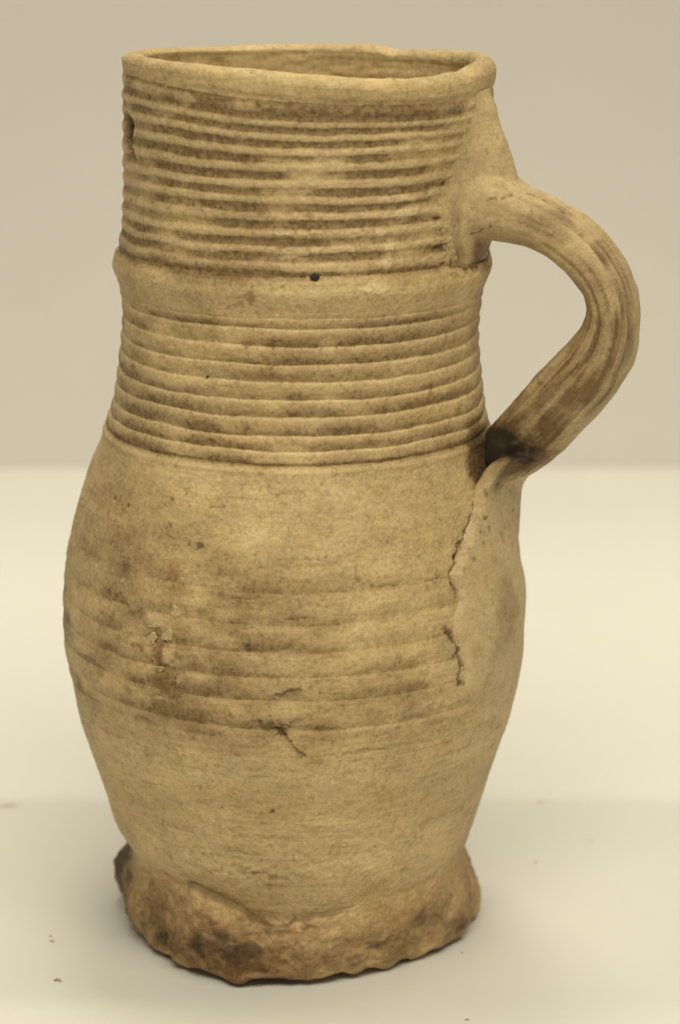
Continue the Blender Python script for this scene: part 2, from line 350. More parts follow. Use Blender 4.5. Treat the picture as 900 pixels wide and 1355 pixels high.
# specks, brown blots
for c, r, k in (((-22.9, 113.6), .75, .75), ((-23.4, 114.3), .5, .6), ((-9.3, 91.45), .95, .55), ((-28.4, 150.7), .45, .9), ((-55.9, 119.8), .6, .6), ((-49.4, 118.9), .55, .6), ((-51, 117.8), .5, .5), ((-34.2, 122.8), .6, .5), ((-33, 117), .5, .4),
                ((-5.0, 50.2), .55, .8), ((-18.6, 50.2), .4, .6), ((17.2, 106.7), .8, .4), ((-69.5, 187.8), .5, .9), ((21, 104.9), .5, .45), ((9.5, 112), .35, .5)):
    m = sst(1.4, .5, spot(T2, Z2, c, r, r, (JX*.5, JY*.5))); dark = np.maximum(dark, m*k); rel -= .15*m
for c, rx, ry, k in (((-14.3, 169.9), 1.5, 1.4, .85), ((-17.5, 170.4), 2.2, .7, .5), ((-18.5, 168.3), 1.2, .6, .6), ((-15.1, 159.3), 1.3, 1.0, .85), ((-8, 159.3), 1.0, .7, .8), ((-9.7, 155.3), .9, .8, .7), ((-7.1, 155), .9, .7, .8), ((-5.3, 151.8), 2.2, 1.1, .55), ((0, 151.5), 2.5, 1.1, .4),
                      ((44.8, 145.6), 1.3, 2.2, .6), ((33.1, 80.2), 1.5, .8, .7), ((-66, 71.7), 1.6, 2.4, .7), ((-31.7, 87.7), 1.4, 3.2, .8), ((-32.2, 81.3), 1.5, 2.5, .65), ((-38.3, 88.9), 1.4, 1.0, .8), ((-29, 107), 1.8, 3, .45), ((-27, 103), 3, 2, .35), ((2, 189), 1.0, 1.8, .5), ((-12, 190), 1.2, 2.0, .6), ((-10, 186.5), 1.5, 1.2, .4)):
    rust = np.maximum(rust, k*sst(1.35, .4, spot(T2, Z2, c, rx, ry, (JX*1.3, JY*1.3))))
# crusty lumps of clay on the belly
lump = sst(1.2, .6, spot(T2, Z2, (-31, 88), 5.5, 8.5, (JX*2, JY*2))); ln_ = noise(X0/1.5, Y0/1.5, Z2/1.2, 63)
rel += lump*.32*np.clip(ln_, -.3, 1); pale += lump*.5*sst(.25, .6, ln_); dirt += lump*.3*sst(0, -.4, ln_)
# pitted band above the foot
pit = sst(1.1, .5, spot(T2, Z2, (-14, 31), 16, 4, (JX*2, JY*2))); pn = noise(X0/1.3, Y0/1.3, Z2/.9, 65)
rel += pit*.22*np.clip(pn, -1, .4); dirt += pit*.3*sst(-.2, -.7, pn); pale += pit*.25*sst(.1, .5, pn)

# dirt that sits in grooves and in broad worn patches
lowf = fbm(X0/24, Y0/24, Z2/13, 71, 3); midf = fbm(X0/7, Y0/7, Z2/3.2, 74, 3)
tu = tab(T2, [(-180, .7), (-95, .40), (-70, .45), (-45, .75), (-25, 1.05), (10, 1.0), (26, .9), (36, .6), (46, .35), (60, .3), (180, .6)])
dirt += np.where(oku, sst(.80, .25, hu)*tu*(.95+.75*midf+.6*lowf)*1.05, 0)*(1-.85*smear)
dirt += 1.35*gau(Z2-211.6, 1.7)*tab(T2, [(-60, .2), (-30, .7), (-10, 1), (35, 1), (52, .5), (70, .2)])*(.8+.5*midf)
tl = tab(T2, [(-180, .8), (-80, .85), (-45, .8), (-10, .72), (15, .62), (40, .55), (70, .6), (180, .7)])
dirt += np.where(okl, sst(.95, .0, ul)**.8*sst(0, .05, ul)*tl*(.80+.7*midf+.5*lowf)*tab(Z2, [(130, 1.25), (136, 1.15), (145, .95), (165, .85)]), 0)
dirt += .75*gau(Z2-132.2, .6)*tab(T2, [(-60, 1), (-5, .8), (25, .5), (60, .6)])
dirt += .80*sst(173.2, 174.2, Z2)*sst(178.5, 175.5, Z2)*tab(T2, [(-180, .8), (-90, 1.0), (-30, .95), (-10, .6), (10, .4), (40, .5), (60, .1), (90, 0)])*(.8+.4*midf)
dirt += np.where(okb, bw*sst(.6, .0, ub)*.55*(.7+.6*midf)*tab(T2, [(-180, 1), (-10, 1), (30, .8), (44, .3)]), 0)
brl = sst(.30, .75, noise(T2/28+noise(T2/5, Z2/2, 0, 47), Z2/.55, 3, 46))*tab(Z2, [(20, .6), (62, 1), (72, .35), (128, .25), (131, 0)])
dirt += .26*brl*np.clip(.6+.8*lowf, 0, 1)
rngs = np.random.RandomState(8)
for _ in range(110):
    c = (rngs.uniform(-88, 62), rngs.uniform(28, 212)); r_ = rngs.uniform(.16, .42)*(1.6 if rngs.rand() < .12 else 1)
    wth, k0 = rngs.uniform(1, 2.6), rngs.uniform(.3, .85)
    i0, i1 = np.searchsorted(rows, (c[1]-3, c[1]+3)); j0, j1 = np.searchsorted(th_f, (c[0]-7, c[0]+7)); sl = (slice(i0, i1), slice(j0, j1))
    q_ = k0*sst(1.4, .4, spot(T2[sl], Z2[sl], c, r_*wth, r_, (JX[sl]*.5, JY[sl]*.4))); rust[sl] = np.maximum(rust[sl], q_); rel[sl] -= .16*q_
for _ in range(26):                                    # short scratches and tool drags
    t0, z0_ = rngs.uniform(-80, 38), rngs.uniform(34, 126); l_ = rngs.uniform(2, 9)
    i0, i1 = np.searchsorted(rows, (z0_-3, z0_+3)); j0, j1 = np.searchsorted(th_f, (t0-3, t0+l_+3)); sl = (slice(i0, i1), slice(j0, j1))
    d_ = seg_dist(T2[sl], Z2[sl], [(t0, z0_), (t0+l_, z0_+rngs.uniform(-.8, .8))], (JX[sl]*.3, JY[sl]*.3)); q_ = sst(.26, .05, d_); rel[sl] -= .10*q_; dirt[sl] += rngs.uniform(.2, .6)*q_
dirt += .45*sst(27, 19, Z2)*tab(T2, [(-180, .8), (-60, .9), (-40, .8), (-15, .9), (5, .5), (25, .25), (40, .4), (60, .8), (180, .8)])*np.clip(.6+.6*midf, 0, 1)
blotch = tab(T2, [(-180, .6), (-75, .6), (-50, .85), (-20, .75), (0, .35), (20, .12), (180, .4)])*tab(Z2, [(66, 0), (74, .9), (92, 1), (106, .75), (116, .25), (128, .1)])
dirt += blotch*np.clip(.45+.65*lowf+.42*midf, 0, .9)
dirt += .16*np.clip(midf+.4, 0, 1) + .14*np.clip(lowf+.2, 0, 1)
cavb = sst(1.25, .55, spot(T2, Z2, (67, 127), 8, 8.5, (JX, JY))); dark = np.maximum(dark, .75*cavb*(.75+.25*midf)); dirt += cavb  # soot plus painted shade in the cavity at the handle's tail
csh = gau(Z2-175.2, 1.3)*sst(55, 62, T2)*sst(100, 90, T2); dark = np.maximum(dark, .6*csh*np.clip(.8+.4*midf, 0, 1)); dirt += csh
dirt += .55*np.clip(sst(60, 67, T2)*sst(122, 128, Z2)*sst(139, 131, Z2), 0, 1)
pale += .48*sst(68, 58, Z2)*sst(20, 34, Z2)*np.clip(.6+.6*lowf, 0, 1)
pale += .30*sst(116, 127, Z2)*sst(130.6, 129, Z2)*np.clip(.5+.6*midf, 0, 1) + .35*gau(Z2-131, .5)
pale += np.where(oku, sst(.6, 1, hu)*.45, 0) + np.where(okl, gau(ul-.95, .10)*.7, 0) + .25*sst(172.9, 171.8, Z2)*sst(164.5, 167, Z2)*np.clip(.7+.6*midf, 0, 1)  # light caught on rib crests and upper edges, painted in; paler cordon
pale += smear*.28*np.clip(.6+.8*midf, 0, 1)
nick = sst(.25, .6, noise(T2/3, Z2/1.3, 9, 81))*gau(T2-edge+1, 2.6)*sst(.75, .3, hu)*sst(174, 176, Z2)*(T2 > 35)
rel -= .4*nick; dark = np.maximum(dark, .7*nick); 
pale = np.clip(pale, 0, 1)*(1-np.clip(dirt, 0, .8)); dirt = np.clip(dirt, 0, 1)

RR = R0(np.clip(Z2, 12, 219)) + rel
# the lip: an uneven rounded roll that closes over to the inside
lipn = len(rows)
ang = np.radians(np.linspace(0, 186, 46))
thick = (2.45 + .35*noise(np.cos(np.radians(THw))*2, np.sin(np.radians(THw))*2, 0, 91) + .5*gau(THw-82, 25) + .3*gau(THw+150, 40))
# bulge of the band below the crest
t_lip = np.clip((Z2-213.7)/5.8, 0, 1)
RR += np.where(Z2 > 213.7, (.10+.30*gau(T2-80, 30))*np.sin(np.pi*np.clip(t_lip*.9, 0, 1))**.8, 0)
cut = t_lip > .55
keep = rows < 217.0
rows_k = rows[keep]; nk = len(rows_k)
PX = C0(Z2[keep]) + RR[keep]*np.sin(rad[keep]); PY = -RR[keep]*np.cos(rad[keep]); P_out = np.stack([PX, PY, ZA[keep]], -1)
zc = 213.7+LG+(rows_k[-1]-213.7)/5.8*(5.8+CR-LG)
hh = (219.5+CR) - zc
rlast = RR[keep][-1]
ca, sa = np.cos(ang)[1:, None], np.sin(ang)[1:, None]
drop = np.where(sa < 0, 3.0, 1.0)
r_l = rlast[None, :] - thick[None, :] + thick[None, :]*ca
z_l = zc[None, :] + np.where(sa >= 0, hh[None, :]*sa, 4.0*sa)
lrad = np.radians(THw)[None, :]
bump = .10*noise(T2[:45]/3, ang[1:, None]*2, 0, 95) + .12*noise(T2[:45]/9, ang[1:, None], 0, 96) + .04*noise(T2[:45]/.9, ang[1:, None]*6, 0, 97)
r_l = r_l + bump*ca; z_l = z_l + bump*np.maximum(sa, 0)
P_lip = np.stack([2.64 + r_l*np.sin(lrad), -r_l*np.cos(lrad), z_l], -1)
# inner wall, running down inside
zi = np.concatenate([np.linspace(211.5, 190, 70), np.linspace(187, 24, 45)])
zlast = z_l[-1]; rli = r_l[-1]
fz = np.clip((215-zi)/8, 0, 1)[:, None]
Zi = np.where(zi[:, None] > 190, zlast[None, :] + (zi[:, None]-211.5-.25)/(190-211.5-.25)*(190-zlast[None, :]), zi[:, None])
fz = np.clip((211.5-zi)/22, 0, 1)[:, None]; Ri = rli[None, :]*(1-sst(0, 1, fz)) + (R0(zi)[:, None]-6.0)*sst(0, 1, fz)
T3 = np.broadcast_to(THw[None, :], Zi.shape)
Ri = Ri + .18*noise(T3/30, (Zi+T3*.09)/.9, 0, 101)*sst(216, 212, Zi) + .25*np.sin(Zi*1.1+T3*.03)*.5 + .06*noise(T3/6, Zi/.6, 0, 102)
P_in = np.stack([C0(np.clip(Zi, 12, 219)) + Ri*np.sin(lrad), -Ri*np.cos(lrad), Zi], -1)
ALL = np.concatenate([P_out, P_lip, P_in]); NRM = grid_normals(ALL)
nl, ni = len(P_lip), len(P_in)
def pad(a, kl, ki):
    return np.concatenate([a[keep], kl, ki])
one_l, one_i = np.ones((nl, NT)), np.ones((ni, NT))
ln2 = fbm(P_lip[..., 0]/6, P_lip[..., 1]/6, P_lip[..., 2]/4, 103, 3); in2 = fbm(P_in[..., 0]/5, P_in[..., 1]/5, P_in[..., 2]/1.6, 104, 3)
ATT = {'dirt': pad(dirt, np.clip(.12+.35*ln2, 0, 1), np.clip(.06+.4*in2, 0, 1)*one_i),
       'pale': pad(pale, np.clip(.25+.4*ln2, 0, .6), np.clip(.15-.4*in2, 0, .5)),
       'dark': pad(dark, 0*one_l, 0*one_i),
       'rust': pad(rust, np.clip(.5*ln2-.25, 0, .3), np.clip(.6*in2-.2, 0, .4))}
def part(name, r0, r1, mat):
    s = slice(r0, r1)
    return mesh_obj(name, ALL[s], grid_quads(r1-r0, NT, True), mat, jug, {k: v[s] for k, v in ATT.items()}, NRM[s])
def row(c): return int(np.abs(rows_k-c).argmin())
b0, b1, b2, b3 = row(130.4), row(166.0), row(173.6), row(213.7)
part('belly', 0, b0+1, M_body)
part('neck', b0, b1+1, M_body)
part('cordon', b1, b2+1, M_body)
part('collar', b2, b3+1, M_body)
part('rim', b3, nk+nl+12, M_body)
part('inner_wall', nk+nl+11, nk+nl+ni, M_in)
# --- inner floor
fr = np.linspace(1, 0.02, 12)[:, None]; base = P_in[-1][None]
PF = np.stack([base[..., 0]*fr, base[..., 1]*fr, np.broadcast_to(24+1.2*np.sin(fr*9), (12, NT))], -1)
z0 = {k: np.zeros((12, NT)) for k in ATT}; z0['dirt'] += .5
mesh_obj('inner_floor', PF, grid_quads(12, NT, True), M_in, jug, z0)

# --- the pinched foot ring
tf = np.linspace(-180, 180, 721)[:-1]; nf = len(tf)
rb_pts = [(-180, 47), (-172, 49.5), (-160, 45), (-146, 50), (-135, 46), (-124, 50.5), (-116, 50), (-108, 50.5), (-103, 48.0), (-96, 44.5), (-88, 43.6), (-73, 43.8), (-61, 42.8), (-46, 42.6), (-36, 41.7), (-25, 43.6), (-18, 43.8), (-8, 41.2), (9, 40.7), (17, 39.6), (32, 39.3), (49, 39.5), (62, 41.8), (77, 44.4), (87, 44.4), (103, 47.4), (111, 49.5), (122, 46), (135, 49.5), (148, 45.5), (160, 49.5), (172, 46), (180, 47)]
cr_pts = [(-180, 24), (-140, 21), (-120, 20), (-100, 20.5), (-80, 22), (-58, 25), (-48, 26.4), (-41, 24.6), (-33, 26.0), (-24, 24.2), (-16, 19.4), (-6, 15.9), (1, 18.8), (9, 19.7), (16, 20.5), (23, 21), (36, 22.5), (49, 22.5), (60, 22), (80, 21), (110, 20.5), (150, 22), (180, 24)]
st_pts = [(-180, .3), (-100, .1), (-60, -.1), (-46, -.1), (-37, .1), (-30, 1.1), (-22, 1.8), (-16, 1.0), (-8, .3), (1, .5), (14, .4), (22, .1), (30, -.1), (50, -.1), (90, -.1), (180, .3)]   # how far the upper edge stands proud
def ftab(p, k):
    v = tab(tf, p); g = np.hanning(k); g /= g.sum(); return np.convolve(np.pad(v, k//2, mode='wrap'), g, 'valid')
rb = ftab(rb_pts, 21) + .30*noise(tf/4.2, 0, 0, 201) + .10*noise(tf/1.4, 0, 0, 202); zc_ = ftab(cr_pts, 9) + .5*noise(tf/3, 0, 0, 203); stp = ftab(st_pts, 9)
lift = np.clip(.9+1.3*noise(tf/7, 0, 0, 205), 0, 3)
bulge = tab(tf, [(-180, 1), (-140, 3), (-118, 5), (-98, 4.5), (-85, 1.8), (-60, .8), (-45, 1.2), (-33, 4.0), (-24, 4.8), (-15, 2.4), (-5, .9), (20, 1.0), (50, 1.0), (75, .7), (100, .5), (120, 1.5), (180, 1)])
NR = 92; FP = []; FT = []
tt = np.linspace(0, 1, NR)
for t in tt:
    if t < .06:                                            # hidden root inside the wall
        z = zc_+1.0*(1-t/.06)*1.4-.2; r = R0(z)-1.2+1.2*(t/.06); 
    elif t < .72:                                          # face of the ring
        u = (t-.06)/.66
        zb = 2.6+lift; z = zc_+(zb-zc_)*u
        top_r = R0(zc_)+stp
        r = top_r*(1-u**1.15)+rb*u**1.15 + stp*.0
        r = r + bulge*np.sin(np.pi*u)**.9*.8 + stp*.5*np.sin(np.pi*np.clip(u*6, 0, .5))*(1-u)
    elif t < .86:                                          # rounded lower edge
        a = (t-.72)/.14*np.pi/2; zb = 2.6+lift
        z = zb-np.sin(a)*2.2; r = rb-(1-np.cos(a))*2.0
    else:                                                  # underside
        u = (t-.86)/.14; zb = .4+lift
        z = zb*(1-u)+.35*u; r = (rb-2.0)*(1-u)+20*u
    FP.append(np.stack([r, z], -1)); FT.append(np.full(nf, t))
FP = np.array(FP); FT = np.array(FT)
a2 = np.radians(tf)[None, :]
nrm_w = sst(.05, .14, FT)*sst(.93, .8, FT)
fx, fy, fz_ = FP[..., 0]*np.sin(a2), -FP[..., 0]*np.cos(a2), FP[..., 1]
lob = tab(tf, [(-180, 1), (-60, 1.0), (-45, 1.35), (-10, 1.3), (10, .9), (50, .6), (90, .5), (180, 1)])[None, :]
d1 = fbm(fx/11, fy/11, fz_/9, 211, 3)*1.0*lob; d2 = fbm(fx/3.2, fy/3.2, fz_/2.6, 214, 3); d3 = noise(fx/1, fy/1, fz_/.9, 217)
rdg = np.abs(noise(fx/5, fy/5, fz_/3, 219))
TF = np.broadcast_to(tf[None, :], FT.shape)
dsp = nrm_w*(d1*1.5 + .62*d2*lob + .12*d3 - .35*sst(.05, 0, rdg)*lob*sst(.1, .5, noise(fx/9, fy/9, fz_/9, 220)))
# finger dents in the front left lobe
for c, zc0, rx, ry, dep in ((-24, 8, 4, 5, -.9), (-33, 12, 3, 6, -.8), (-14, 9, 4, 4, -.7), (-52, 9, 5, 4, -.9), (-3, 9, 5, 3, -.5)):
    dsp += nrm_w*dep*np.exp(-((TF-c)*.75/rx)**2-((fz_-zc0)/ry)**2)
Rf = FP[..., 0]+dsp
Cx = C0(np.clip(fz_, 14, 40))*sst(4, 18, fz_)
Zf = np.maximum(fz_ + .25*nrm_w*d2, .32)
PFt = np.stack([Cx+Rf*np.sin(a2), -Rf*np.cos(a2), Zf], -1)
# pull the closing ring to a point under the pot
fd = np.clip(.42 + .65*fbm(fx/8, fy/8, fz_/7, 221, 3) + .25*d2, 0, 1)*tab(tf, [(-180, 1), (-60, 1), (-45, .8), (-32, .6), (-20, 1.1), (0, .8), (30, .65), (60, .85), (80, .95), (180, 1)])[None, :]
fd = fd*(.55+.6*sst(22, 6, fz_))
lowblend = sst(0, 6, zc_[None, :]-fz_); fd = fd*np.maximum(lowblend, .15)
fd = fd + .75*1.25*np.exp(-((TF+26)/14)**2-((fz_-9)/7)**2)*(.8+.8*d2) + .5*np.exp(-((TF+62)/14)**2-((fz_-11)/9)**2)*(.8+.6*d2)
fdark = np.zeros_like(fd)
jf = (1.2*noise(fx/1.7, fy/1.7, fz_/1.5, 231), 1.2*noise(fx/1.7, fy/1.7, fz_/1.5, 232))
for c, zc0, rx, ry, k in ((-53, 6.7, 3.2, 2.2, .8), (-47, 6, 3, 1.4, .6), (-33.3, 9.6, 1.6, 3.6, .85), (-22.4, 14, 2.2, 2.6, .6), (-20, 10, 3.4, 2.6, .8), (-14.5, 10.6, 3.6, 2.0, .75), (-18, 18.6, 2.2, 1.6, .45), (-5, 14.7, 2.2, 1.1, .65), (-9, 16.5, 1.6, 1.4, .6), (1.2, 12.2, 1.8, .7, .6), (2.5, 6.6, 1.8, .7, .5), (4, 16.5, 2.2, .9, .7), (28.8, 8.6, 2.8, 1.5, .75), (32, 9.5, 2, 1, .5), (20.3, 6.3, 2.8, 1.2, .65), (46.2, 13.3, 2, 2.6, .5), (61.6, 7.6, 2.6, 1.4, .6), (70, 5, 2.4, 1.4, .7),
                         (-100, 12, 8, 9, .95), (-112, 12, 9, 10, .95), (-128, 14, 9, 9, .95), (-85.4, 12.4, 3, 4, .6), (-12, 5, 2.2, .9, .5), (10, 8, 2, .7, .4)):
    q2 = np.hypot(((TF-c)*.75+jf[0])/rx, (fz_-zc0+jf[1])/ry); fdark = np.maximum(fdark, k*sst(1.5, .3, q2))
fdark = np.maximum(fdark, .8*sst(.115, .075, FT)*sst(.15, .45, np.broadcast_to(stp[None, :], FT.shape))*.8)  # crack line and crease shade painted along the foot's upper edge
fr_ = np.clip(.6*np.exp(-((TF+22)/14)**2)*sst(22, 8, fz_)*(.6+.5*d2) + .3*np.clip(d1, 0, 1), 0, .8)
fr_ = np.clip(fr_ + .30*np.exp(-((TF+34)*.75/9)**2-((fz_-17)/7)**2)*(.7+.7*d2), 0, .8)
fpale = np.clip(.55*np.exp(-((TF+34)*.75/7)**2-((fz_-19)/6)**2)*(.7+.4*d2) + .35*np.clip(fbm(fx/6, fy/6, fz_/5, 241, 2), 0, 1), 0, .8)
mesh_obj('foot', PFt, grid_quads(NR, nf, True)[:, ::-1], M_foot, jug, {'dirt': fd, 'pale': fpale*(1-fd), 'dark': fdark*.85, 'rust': fr_}, None)

# --- the handle: a pulled strap, its wiped root on the neck and its pressed tail on the belly, made one skin
PHI = math.radians(72)
er = np.array([math.sin(PHI), -math.cos(PHI), 0]); tn = np.array([math.cos(PHI), math.sin(PHI), 0]); ez = np.array([0, 0, 1.])
ST = np.array([(40.6, 188.6, 8.4, 11.6), (44.2, 188.0, 8.7, 11.6), (48.28, 186.95, 8.5, 11.0), (52.85, 185.1, 6.9, 10.2), (58.3, 183.84, 6.1, 10), (65.38, 180.75, 6.1, 10), (71.12, 176.37, 5.9, 10), (75.46, 170.95, 5.5, 10), (77.47, 165.66, 5.45, 10), (77.43, 160.67, 6.04, 10), (75.62, 154.65, 7.3, 9.6), (72.07, 148.92, 8.4, 9.2), (66.24, 142.25, 8.45, 9), (60.9, 135.92, 8.38, 9.2), (56.3, 130.9, 8.2, 9.6), (53.6, 128.4, 8.0, 10), (51.0, 126.2, 7.4, 10), (48.4, 124.2, 6.4, 10)])
def dense(A, n):
    s = np.concatenate([[0], np.cumsum(np.linalg.norm(np.diff(A[:, :2], axis=0), axis=1))]); q = np.linspace(0, s[-1], n)
    out = np.stack([np.interp(q, s, A[:, i]) for i in range(A.shape[1])], -1); k = 9; g = np.hanning(k+2)[1:-1]; g /= g.sum()
    for _ in range(2):
        o2 = np.stack([np.convolve(np.pad(out[:, i], k//2, mode='reflect', reflect_type='odd'), g, 'valid') for i in range(out.shape[1])], -1); out = o2
    return out, q
SD, sarc = dense(ST, 150)
tg = np.gradient(SD[:, :2], axis=0); tg /= np.linalg.norm(tg, axis=1, keepdims=True)
nr2 = np.stack([-tg[:, 1], tg[:, 0]], -1)
ctr = np.array([52., 155.])
sg = np.sign(((SD[:, :2]-ctr)*nr2).sum(1)); sg[:20] = sg[30]; sg[-20:] = sg[-40]; nr2 *= sg[:, None]
psi = np.linspace(0, 2*np.pi, 72, endpoint=False); ex = .82
cs = np.sign(np.cos(psi))*np.abs(np.cos(psi))**ex; sn = np.sign(np.sin(psi))*np.abs(np.sin(psi))**ex
a_ = SD[:, 2:3]*cs[None]; sh_ = 5.0*sst(.74, .95, np.linspace(0, 1, 150)); SD[:, 3] -= .50*sh_
b_ = SD[:, 3:4]*sn[None] + sh_[:, None]
pl = SD[:, None, :2] + nr2[:, None, :]*a_[..., None]
HV = pl[..., 0:1]*er + pl[..., 1:2]*ez + b_[..., None]*tn
VV = [HV.reshape(-1, 3)]; FF = [list(map(tuple, grid_quads(150, 72, True)))]
FF[0].append(tuple(range(71, -1, -1))); FF[0].append(tuple(range(149*72, 150*72)))
# root web on the neck
WB = np.array([(213.6, 45.9, 5), (209.8, 48.3, 8.5), (205.5, 49.2, 11), (201, 50.8, 14), (196, 52.6, 16), (191, 54.0, 17.5), (186, 52, 18.5), (181, 48.6, 18), (177.5, 47.0, 17), (174.6, 46.0, 15), (173.6, 45.4, 14)])
wz = np.linspace(213.6, 173.6, 76); wr = np.interp(-wz, -WB[:, 0], WB[:, 1]); ww = np.interp(-wz, -WB[:, 0], WB[:, 2])
bb = np.linspace(-1, 1, 48)
B = ww[:, None]*bb[None]; 
phi = PHI + B/44.5
rs = R0(wz)[:, None]+C0(wz)[:, None]*np.sin(phi)
extra = np.maximum(wr-(R0(wz)+C0(wz)*math.sin(PHI)), .2)[:, None]
outr = rs - .35 + .75*(1-bb[None]**2) + extra*(.55*np.exp(-(bb/.36)**2)+.45*np.exp(-(bb/.62)**2))[None]*np.clip(1-bb**4, 0, 1)[None]
inr = rs - 2.2
def cyl(r, ph, z): return np.stack([r*np.sin(ph), -r*np.cos(ph), np.broadcast_to(z, r.shape)], -1)
def closed_patch(Po, Pi):
    nr_, nc_ = Po.shape[:2]; n_ = nr_*nc_; q_ = grid_quads(nr_, nc_, False); e = rim_idx(nr_, nc_); f = np.roll(e, -1)
    return np.concatenate([Po.reshape(-1, 3), Pi.reshape(-1, 3)]), [tuple(v) for v in np.concatenate([q_, q_[:, ::-1]+n_, np.stack([e+n_, f+n_, f, e], -1)])]
v, f = closed_patch(cyl(outr, phi, wz[:, None]), cyl(inr, phi, wz[:, None])); VV.append(v); FF.append(f)
# tail pad on the belly, its top edge flaring out into a lip round the handle's end
az = np.concatenate([np.linspace(38, 56, 36), np.linspace(56.4, 80, 90), np.linspace(80.5, 122, 60)]); nz = 130
top_z = tab(az, [(38, 104), (44, 106), (48.5, 111), (57, 118.2), (59, 120.7), (60.5, 122.7), (62.5, 125.8), (64, 127.4), (65.5, 128.2), (67, 128.4), (69, 128.1), (72, 126.6), (75, 124.8), (84, 122.0), (90, 119), (100, 116), (110, 110), (122, 104)])
top_o = tab(az, [(38, .1), (48, .25), (57, .4), (59, 1.4), (60.5, 2.8), (62.5, 4.9), (64, 6.8), (65.5, 8.3), (67, 9.8), (69, 11.0), (72, 11.6), (75, 11.4), (80, 9.5), (84, 7.5), (90, 4.5), (97, 2), (105, .6), (122, .1)])
bot_z = tab(az, [(38, 100), (41, 90), (46, 72), (55, 64), (75, 60), (95, 62), (108, 74), (122, 96)])
vv = np.linspace(0, 1, nz)[:, None]
PZ = top_z[None]*(1-vv)+bot_z[None]*vv
azc = np.interp(PZ, [60, 70, 77.6, 81.4, 85.8, 88.3, 90.7, 94, 99.2, 101.6, 104, 106.5, 110.2, 114.5, 118], [47, 44.5, 43.6, 43.7, 42.8, 41.2, 40.2, 41, 43.9, 42.8, 42.4, 44.3, 48, 53.5, 57.5]) + .9*noise(PZ/1.6, 3, 0, 306) + .5*noise(PZ/.7, 3, 0, 307)
AZ = np.broadcast_to(az[None], PZ.shape)
ew = sst(-.2, 3.0, AZ-azc)*sst(121, 105, AZ)
th_ = (1.25 + .45*noise(AZ/14, PZ/9, 0, 303) + .55*gau(PZ-86, 7)*gau(AZ-92, 12) + 2.9*gau(PZ-116, 9)*gau(AZ-90, 15))*ew*sst(1.0, .55, vv)
dz_ = (top_z[None]-PZ)
off = th_ + (top_o[None])*np.exp(-(dz_/(4.2-1.9*sst(66, 80, az))[None])**1.3)
rs = R0(PZ)+C0(PZ)*np.sin(np.radians(AZ))
off = np.where(AZ < azc+.05, -1.2, np.maximum(off, -.25))
offi = np.where(off > 1.9, off-2.6, -1.8)
offi = -1.8 + np.maximum(off-2.2, 0)
v, f = closed_patch(cyl(rs+off-.12, np.radians(AZ), PZ), cyl(rs+offi, np.radians(AZ), PZ)); VV.append(v); FF.append(f)
nb = 0; av = []; af = []
for v, f in zip(VV, FF):
    av.append(v); af += [tuple(int(i)+nb for i in q_) for q_ in f]; nb += len(v)
me = bpy.data.meshes.new('raw'); me.from_pydata((np.concatenate(av)*.001).tolist(), [], af); me.update()
import bmesh
bm = bmesh.new(); bm.from_mesh(me)
vs = set(); 
# orient every shell outward
bmesh.ops.recalc_face_normals(bm, faces=bm.faces[:]); bm.to_mesh(me); bm.free()
tmp = bpy.data.objects.new('raw', me); COL.objects.link(tmp)
rm = tmp.modifiers.new('r', 'REMESH'); rm.mode = 'VOXEL'; rm.voxel_size = .00048; rm.use_smooth_shade = True
sm = tmp.modifiers.new('s', 'SMOOTH'); sm.factor = .5; sm.iterations = 7
bpy.context.view_layer.update()
ev = tmp.evaluated_get(bpy.context.evaluated_depsgraph_get()); hm_ = bpy.data.meshes.new_from_object(ev)
bpy.data.objects.remove(tmp); bpy.data.meshes.remove(me)
hm_.name = 'handle'; n = len(hm_.vertices)
co = np.empty(n*3, np.float32); hm_.vertices.foreach_get('co', co); co = co.reshape(-1, 3)*1000
vn = np.empty(n*3, np.float32); hm_.vertex_normals.foreach_get('vector', vn); vn = vn.reshape(-1, 3)
rho = co@er; tb = co@tn; hz = co[:, 2]
az_v = np.degrees(np.arctan2(co[:, 0], -co[:, 1]))
idx = np.empty(n, np.int32)
for i in range(0, n, 20000):
    dd = (rho[i:i+20000, None]-SD[None, :, 0])**2+(hz[i:i+20000, None]-SD[None, :, 1])**2; idx[i:i+20000] = dd.argmin(1)
la = ((np.stack([rho, hz], -1)-SD[idx, :2])*nr2[idx]).sum(1)/SD[idx, 2]; lb = (tb-sh_[idx])/SD[idx, 3]
ps = np.degrees(np.arctan2(lb, la)); s_ = sarc[idx]          # 0 outer face, -90 the side seen, 180 inner face
body_r = R0(np.clip(hz, 12, 219)) ; dist = np.hypot(co[:, 0]-C0(hz), co[:, 1])-body_r
strap = sst(3.0, 7.5, dist)*((hz > 122))
gro = np.zeros(n); gd = np.zeros(n)
for p0, wd, dp, s0, s1 in ((-46, 5, .75, 4, 66), (-30, 14, .35, 20, 100), (-75, 17, .45, 12, 100), (-106, 5, .65, 20, 100), (-142, 7, .8, 52, 100), (-124, 10, .3, 55, 100), (-60, 4, .35, 40, 100), (40, 8, .5, 5, 100), (150, 8, .4, 5, 100)):
    wv_ = 5*noise(s_/14, p0, 0, 311)
    m = gau(ps-p0-wv_, wd)*sst(s0, s0+10, s_)*sst(s1, s1-10, s_)*strap
    gro -= dp*m; gd += m*(.35+.65*sst(-.4, .4, noise(s_/5, p0, 1, 312)))
streak = .8*noise(s_/13, ps/7, 0, 315)+.45*noise(s_/7, ps/2.2, 0, 316)+.35*noise(s_/5, ps/9, 0, 319)+.32*noise(s_/12, ps/1.3, 0, 322)
